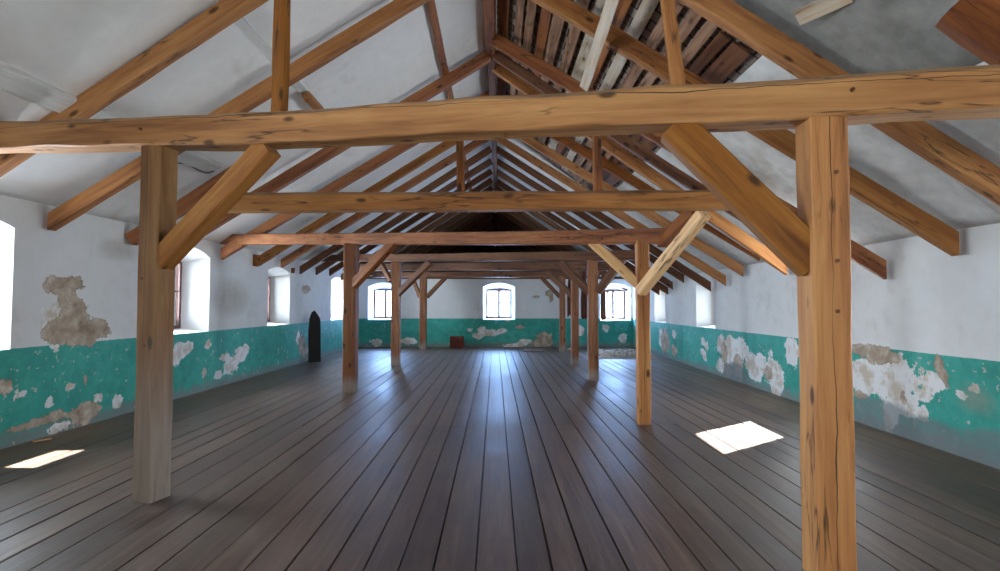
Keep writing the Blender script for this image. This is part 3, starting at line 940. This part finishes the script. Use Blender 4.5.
# truss 3
pA = P(224, 239.5, Y=10.35)
beam3 = timber('tie_beam', [pA, P(349, 239, pl=T3), P(500, 238.5, pl=T3), P(646, 236.5, pl=T3), P(676, 235.5, pl=T3)], 0.19, 0.20, 'red', wane=0.015)
tag(beam3, 'third beam from the camera, its left end bearing on the wall', 'beam', 'tie beams')
zt = P(349, 244, pl=T3).z; post(bL2, zt, 0.235, 0.21, 'brown_post', (0, 0), 0.05, 'second left post, red-brown, in front of the far left window')
zt = P(646, 241, pl=T3).z; pR2 = post(bR2, zt, 0.17, 0.18, 'honey_post', (0, 0), 0.1, 'lit pine post in mid-room on the right with two pale braces')
# lower right-hand braces
brace(P(352, 287, pl=T3), P(394, 242, pl=T3), 0.14, 0.15, 'red', 'red-brown brace rising right from the second left post')
brace(P(642, 288, pl=T3), P(592, 242, pl=T3), 0.11, 0.13, 'pale', 'pale brace rising left from the mid-room right post')
brace(P(641, 291, Y=6.72), P(704, 213, Y=5.62), 0.13, 0.14, 'pale', 'bright sunlit brace rising right from the mid-room right post to the second beam', wane=0.02)  # pale wood of its own, lighter than the post
o = timber('beam_hanger', [P(662, 242, Y=7.0), P(697, 209, Y=5.8)], 0.13, 0.15, 'red'); tag(o, 'red-brown short timber joining the second and third beams on the right', 'timber')

# truss 4
beam4 = timber('tie_beam', [P(318, 258, pl=T4), P(395, 258, pl=T4), P(594, 256, pl=T4), P(640, 255, pl=T4)], 0.19, 0.20, 'brown', wane=0.015)
tag(beam4, 'fourth beam from the camera, dark brown', 'beam', 'tie beams')
zt = P(395, 262, pl=T4).z; post(bL3, zt, 0.22, 0.22, 'brown_post', (0, 0), 0.05, 'third left post, brown, beside the far left window')
zt = P(594, 260, pl=T4).z; post(bR3, zt, 0.21, 0.2, 'brown_post', (0, 0), 0.05, 'dark red-brown post left of the lit mid-room right post')
brace(P(398, 294, pl=T4), P(430, 262, pl=T4), 0.14, 0.15, 'brown', 'dark brace rising right from the third left post')
brace(P(391, 281, pl=T4), P(380, 262, pl=T4), 0.12, 0.12, 'brown', 'small dark brace rising left from the third left post')
brace(P(590, 293, pl=T4), P(560, 262, pl=T4), 0.15, 0.16, 'brown', 'dark brace rising left from the dark right-hand post')
brace(P(598, 292, pl=T4), P(628, 252, pl=T4), 0.15, 0.16, 'brown', 'dark brace rising right from the dark right-hand post behind the lit post')

# truss 5
T5 = (bR4.y + 0.55 * bR4.x, 0.55)
beam5 = timber('tie_beam', [P(345, 267.5, pl=T5), P(575, 266, pl=T5), P(612, 266, pl=T5)], 0.22, 0.24, 'brown', wane=0.02)
tag(beam5, 'fifth beam from the camera, thick and dark', 'beam', 'tie beams')
zt = P(575, 270, pl=T5).z; post(bR4, zt, 0.20, 0.2, 'brown_post', (0, 0), 0.05, 'patchy post behind and left of the dark red-brown right-hand post')
brace(P(574, 297, pl=T5), P(547, 272, pl=T5), 0.15, 0.15, 'brown', 'dark brace rising left from the patchy right-hand post')
# truss 6
T6 = plane_of(bL4, bR5)
beam6 = timber('tie_beam', [P(374, 275, pl=T6), P(600, 274, pl=T6)], 0.2, 0.20, 'brown')
tag(beam6, 'farthest beam, dark, just before the end wall', 'beam', 'tie beams')
zt = P(423, 277, pl=T6).z; post(bL4, zt, 0.24, 0.22, 'brown_post', (0, 0), 0.05, 'farthest left post, just in front of the end wall')
zt = P(562, 276, pl=T6).z; post(bR5, zt, 0.2, 0.2, 'brown_post', (0, 0), 0.05, 'farthest right post, just in front of the end wall')
brace(P(427, 297, pl=T6), P(446, 277, pl=T6), 0.14, 0.14, 'brown', 'dark brace rising right from the farthest left post')
brace(P(420, 297, pl=T6), P(412, 277, pl=T6), 0.14, 0.14, 'brown', 'dark brace rising left from the farthest left post')
brace(P(560, 297, pl=T6), P(541, 277, pl=T6), 0.14, 0.14, 'brown', 'dark brace rising left from the farthest right post')

# ------------------------------------------------------------------ small things
# board leaning against the left wall
def leaning_board():
    base = P(314, 362.5, Z=0)
    H, W = 1.45, 0.33
    pts = [(-W / 2, 0), (W / 2, 0), (W / 2 * 1.0, 1.12), (W / 2 * 0.92, 1.22), (W * 0.25, 1.34), (0.0, H), (-W * 0.22, H - 0.06), (-W * 0.40, 1.22), (-W / 2 * 0.98, 0.9)]
    bm = bmesh.new()
    f = bm.faces.new([bm.verts.new((x, 0, z)) for x, z in pts])
    ex = bmesh.ops.extrude_face_region(bm, geom=[f])
    bmesh.ops.translate(bm, verts=[v for v in ex['geom'] if isinstance(v, bmesh.types.BMVert)], vec=(0, 0.05, 0))
    o = bm_obj('leaning_board', bm, 'dark_board', bevel=0.006)
    o.location = (base.x + 0.02, base.y, 0.01)
    o.rotation_euler = (R(-5), 0, R(30))
    tag(o, 'tall blackened board with rounded top leaning on the left wall', 'board')
    for z in (0.35, 0.95):
        bm = bmesh.new()
        box_bm(bm, (-W / 2 + 0.03, -0.025, z), (W / 2 - 0.03, -0.001, z + 0.07))
        bm_obj('batten', bm, 'dark_board', o)
leaning_board()

def crate():
    p = P(457.5, 347, Z=0)
    root = bpy.data.objects.new('wooden_crate', None); COL.objects.link(root)
    root.location = (p.x, YF - 0.35, 0)
    tag(root, 'small dark red crate on the floor against the far wall', 'crate')
    W, D_, H = 0.50, 0.34, 0.42
    for s in (-1, 1):
        bm = bmesh.new()
        for i in range(3):
            z = 0.02 + i * 0.135
            box_bm(bm, (-W / 2, s * D_ / 2 - 0.01, z), (W / 2, s * D_ / 2 + 0.01, z + 0.125))
        bm_obj('side_panel', bm, 'crate', root)
        bm = bmesh.new()
        for i in range(3):
            z = 0.02 + i * 0.135
            box_bm(bm, (s * W / 2 - 0.01, -D_ / 2 + 0.01, z), (s * W / 2 + 0.01, D_ / 2 - 0.01, z + 0.125))
        bm_obj('end_panel', bm, 'crate', root)
    bm = bmesh.new(); box_bm(bm, (-W / 2 + 0.01, -D_ / 2 + 0.01, 0.0), (W / 2 - 0.01, D_ / 2 - 0.01, 0.02)); bm_obj('bottom_board', bm, 'crate', root)
    for sx in (-1, 1):
        for sy in (-1, 1):
            bm = bmesh.new()
            x_, y_ = sx * (W / 2 - 0.03), sy * (D_ / 2 - 0.03)
            box_bm(bm, (x_ - 0.018, y_ - 0.018, 0.02), (x_ + 0.018, y_ + 0.018, H))
            bm_obj('corner_post', bm, 'crate', root)
crate()

def rag(px, y0, y1, Y, wpx, label):
    top = P(px, y0, Y=Y); bot = P(px, y1, Y=Y)
    H = top.z - bot.z; W = wpx * Y / F
    verts, faces = [], []
    n, mm = 14, 16
    sd = px * 0.13
    for j in range(mm + 1):
        f = j / mm
        z = -H * f
        sp_ = 0.35 + 0.65 * min(1, f * 1.6)
        for i in range(n):
            a = 2 * math.pi * i / n
            rr = 1 + 0.28 * math.sin(a * 4 + sd) + 0.12 * math.sin(a * 7 + f * 3)
            verts.append((math.cos(a) * W / 2 * sp_ * rr, math.sin(a) * 0.05 * sp_ * rr,
                          z + (0.05 * math.sin(a * 2 + sd) if j == mm else 0)))
    for j in range(mm):
        for i in range(n):
            p, q = j * n + i, j * n + (i + 1) % n
            faces.append((p, q, q + n, p + n))
    faces.append(tuple(range(n))); faces.append(tuple(range(mm * n, mm * n + n)))
    me = mesh_from(verts, faces, 'hanging_cloth'); fix_normals(me)
    for p in me.polygons: p.use_smooth = True
    o = link('hanging_cloth', me, M['cloth']); o.location = top
    tag(o, label, 'cloth', 'brown cloths hanging from the far beams')
ry = T5[0]
rag(569.5, 270, 316, P(569.5, 268, pl=T5).y + 0.15, 5, 'dark brown cloth hanging between the two farthest right posts')
rag(584, 268, 318, P(584, 268, pl=T5).y + 0.1, 6, 'brown cloth hanging just left of the dark red-brown post')
rag(603, 262, 319, P(603, 268, pl=T5).y + 0.12, 4.5, 'narrow brown cloth hanging beside the far right window')

# bits on the left wall
def wall_bit(name, px, py, wy, hz, d, mat, label, cat):
    c = eL(px, py, 0.0)
    o = timber(name, [c + Vector((-0.05, 0, 0)), c + Vector((d, 0, -0.02))], wy, hz, mat, wane=0.006)
    tag(o, label, cat)
wall_bit('wall_bracket', 254, 260, 0.10, 0.26, 0.10, 'rafter', 'small wooden block set in the left wall between two windows', 'bracket')
wall_bit('wall_hook', 291.5, 270, 0.05, 0.14, 0.08, 'brown', 'tiny dark peg in the left wall under the rafters', 'peg')

# loose batten on the floor by the left wall
o = timber('loose_batten', [P(33, 441.5, Z=0.02), P(51, 438.5, Z=0.02)], 0.03, 0.02, 'pale', wane=0.003); tag(o, 'short pale wood offcut lying on the floor by the left wall', 'offcut')
# floor hatch
c0, c1, c2, c3 = P(524, 351.5, Z=0.0), P(544, 351.5, Z=0.0), P(542, 349, Z=0), P(524, 349, Z=0)
bm = bmesh.new(); box_bm(bm, (c0.x, c0.y, -0.002), (c1.x, c2.y, 0.02)); o = bm_obj('floor_hatch', bm, 'brown', bevel=0.004)
tag(o, 'flat dark board lying on the floor before the far wall', 'board')

# rubble strip at the far right
def rubble():
    a, b_ = P(598, 359, Z=0), P(640, 352, Z=0)
    rn = random.Random(5)
    verts, faces = [], []
    nx, ny = 44, 30
    x0, x1, y0, y1 = a.x, min(b_.x, XR(17) - 0.05), a.y, b_.y
    for j in range(ny + 1):
        for i in range(nx + 1):
            u, v_ = i / nx, j / ny
            e = min(u, 1 - u, v_, 1 - v_) * 7
            z = 0.10 * min(1, e) ** 0.6 * (0.7 + 0.6 * noise.noise(Vector((u * 9, v_ * 9, 1)))) + 0.02 * noise.noise(Vector((u * 40, v_ * 40, 2))) * min(1, e)
            verts.append((x0 + (x1 - x0) * u + 0.05 * noise.noise(Vector((v_ * 9, 0, 4))), y0 + (y1 - y0) * v_ + 0.12 * noise.noise(Vector((u * 9, 7, 4))), z if e > 0 else -0.005))
    for j in range(ny):
        for i in range(nx):
            p = j * (nx + 1) + i
            faces.append((p, p + 1, p + nx + 2, p + nx + 1))
    bm = bmesh.new(); bm.from_mesh(mesh_from(verts, faces, 'r'))
    for _ in range(160):
        s = rn.uniform(0.015, 0.05)
        x, y = rn.uniform(x0, x1), rn.uniform(y0, y1)
        mt = Matrix.Translation((x, y, 0.08 + s * 0.3)) @ Euler((rn.random() * 3, rn.random() * 3, 0)).to_matrix().to_4x4() @ Matrix.Diagonal((1, .8, .6, 1))
        bmesh.ops.create_icosphere(bm, subdivisions=1, radius=s, matrix=mt)
    me = bpy.data.meshes.new('rubble_heap'); bm.to_mesh(me); bm.free()
    o = link('rubble_heap', me, M['rubble'])
    tag(o, 'low strip of plaster rubble on the floor at the far right corner', 'rubble', kind='stuff')
rubble()

# thin black cable under the whitewashed purlin
cp = [P(150, 162, Y=6.9), P(178, 163, Y=7.0), P(188, 164, Y=7.1), P(198, 170, Y=7.3), P(206, 173, Y=7.4), P(214, 171, Y=7.5)]
def tube(name, pts, r_, mat, n=6):
    verts, faces = [], []
    for i, p in enumerate(pts):
        d = (pts[min(i + 1, len(pts) - 1)] - pts[max(i - 1, 0)]).normalized()
        a_ = d.cross(Vector((0, 0, 1))).normalized(); b2 = d.cross(a_)
        for k_ in range(n):
            an = 2 * math.pi * k_ / n
            verts.append(p + (a_ * math.cos(an) + b2 * math.sin(an)) * r_)
    for i in range(len(pts) - 1):
        for k_ in range(n):
            p, q = i * n + k_, i * n + (k_ + 1) % n
            faces.append((p, q, q + n, p + n))
    me = mesh_from(verts, faces, name); fix_normals(me)
    return link(name, me, M[mat])
o = tube('cable', cp, 0.008, 'cable')
tag(o, 'thin black cable sagging under the low whitewashed purlin', 'cable')

# ------------------------------------------------------------------ outside
me = mesh_from([(-60, -60, -3.2), (60, -60, -3.2), (60, 80, -3.2), (-60, 80, -3.2)], [(0, 1, 2, 3)], 'ground')
structure(link('ground_outside', me, M['ground']), 'ground outside far below the windows')

# ------------------------------------------------------------------ light
w = bpy.data.worlds.new('sky'); SC.world = w
w.use_nodes = True
bg = w.node_tree.nodes['Background']
bg.inputs['Color'].default_value = (0.72, 0.85, 1.0, 1)
bg.inputs['Strength'].default_value = 5.0

sd = bpy.data.lights.new('sun', 'SUN'); sd.energy = 70; sd.angle = R(0.53); sd.color = (1.0, 0.96, 0.88)
so = bpy.data.objects.new('sun', sd); COL.objects.link(so)
dirv = Vector((-2.4, -1.62, -1.70))
so.rotation_euler = dirv.to_track_quat('-Z', 'Y').to_euler()

p_ = Vector((-4.90, 5.35, 0))
d_ = bpy.data.lights.new('window_reflection', 'SPOT'); d_.energy = 40000; d_.spot_size = R(16); d_.spot_blend = 0.2; d_.shadow_soft_size = 0.03; d_.color = (1, 0.97, 0.9)  # added spot outside the left window, makes the bright patch on the left floor
o_ = bpy.data.objects.new('window_reflection', d_); COL.objects.link(o_)
o_.location = p_ + Vector((-0.5, 0.03, 0.87)) * 8
o_.rotation_euler = (p_ - o_.location).to_track_quat('-Z', 'Y').to_euler()

SC.view_settings.view_transform = 'Standard'
SC.view_settings.look = 'None'
SC.view_settings.exposure = 0.5
SC.view_settings.gamma = 1.0
SC.view_settings.use_curve_mapping = False
SC.cycles.use_denoising = True
SC.cycles.max_bounces = 8
SC.cycles.diffuse_bounces = 5
SC.cycles.glossy_bounces = 3
SC.cycles.transparent_max_bounces = 8
SC.cycles.sample_clamp_indirect = 8.0
SC.cycles.caustics_reflective = False
SC.cycles.caustics_refractive = False
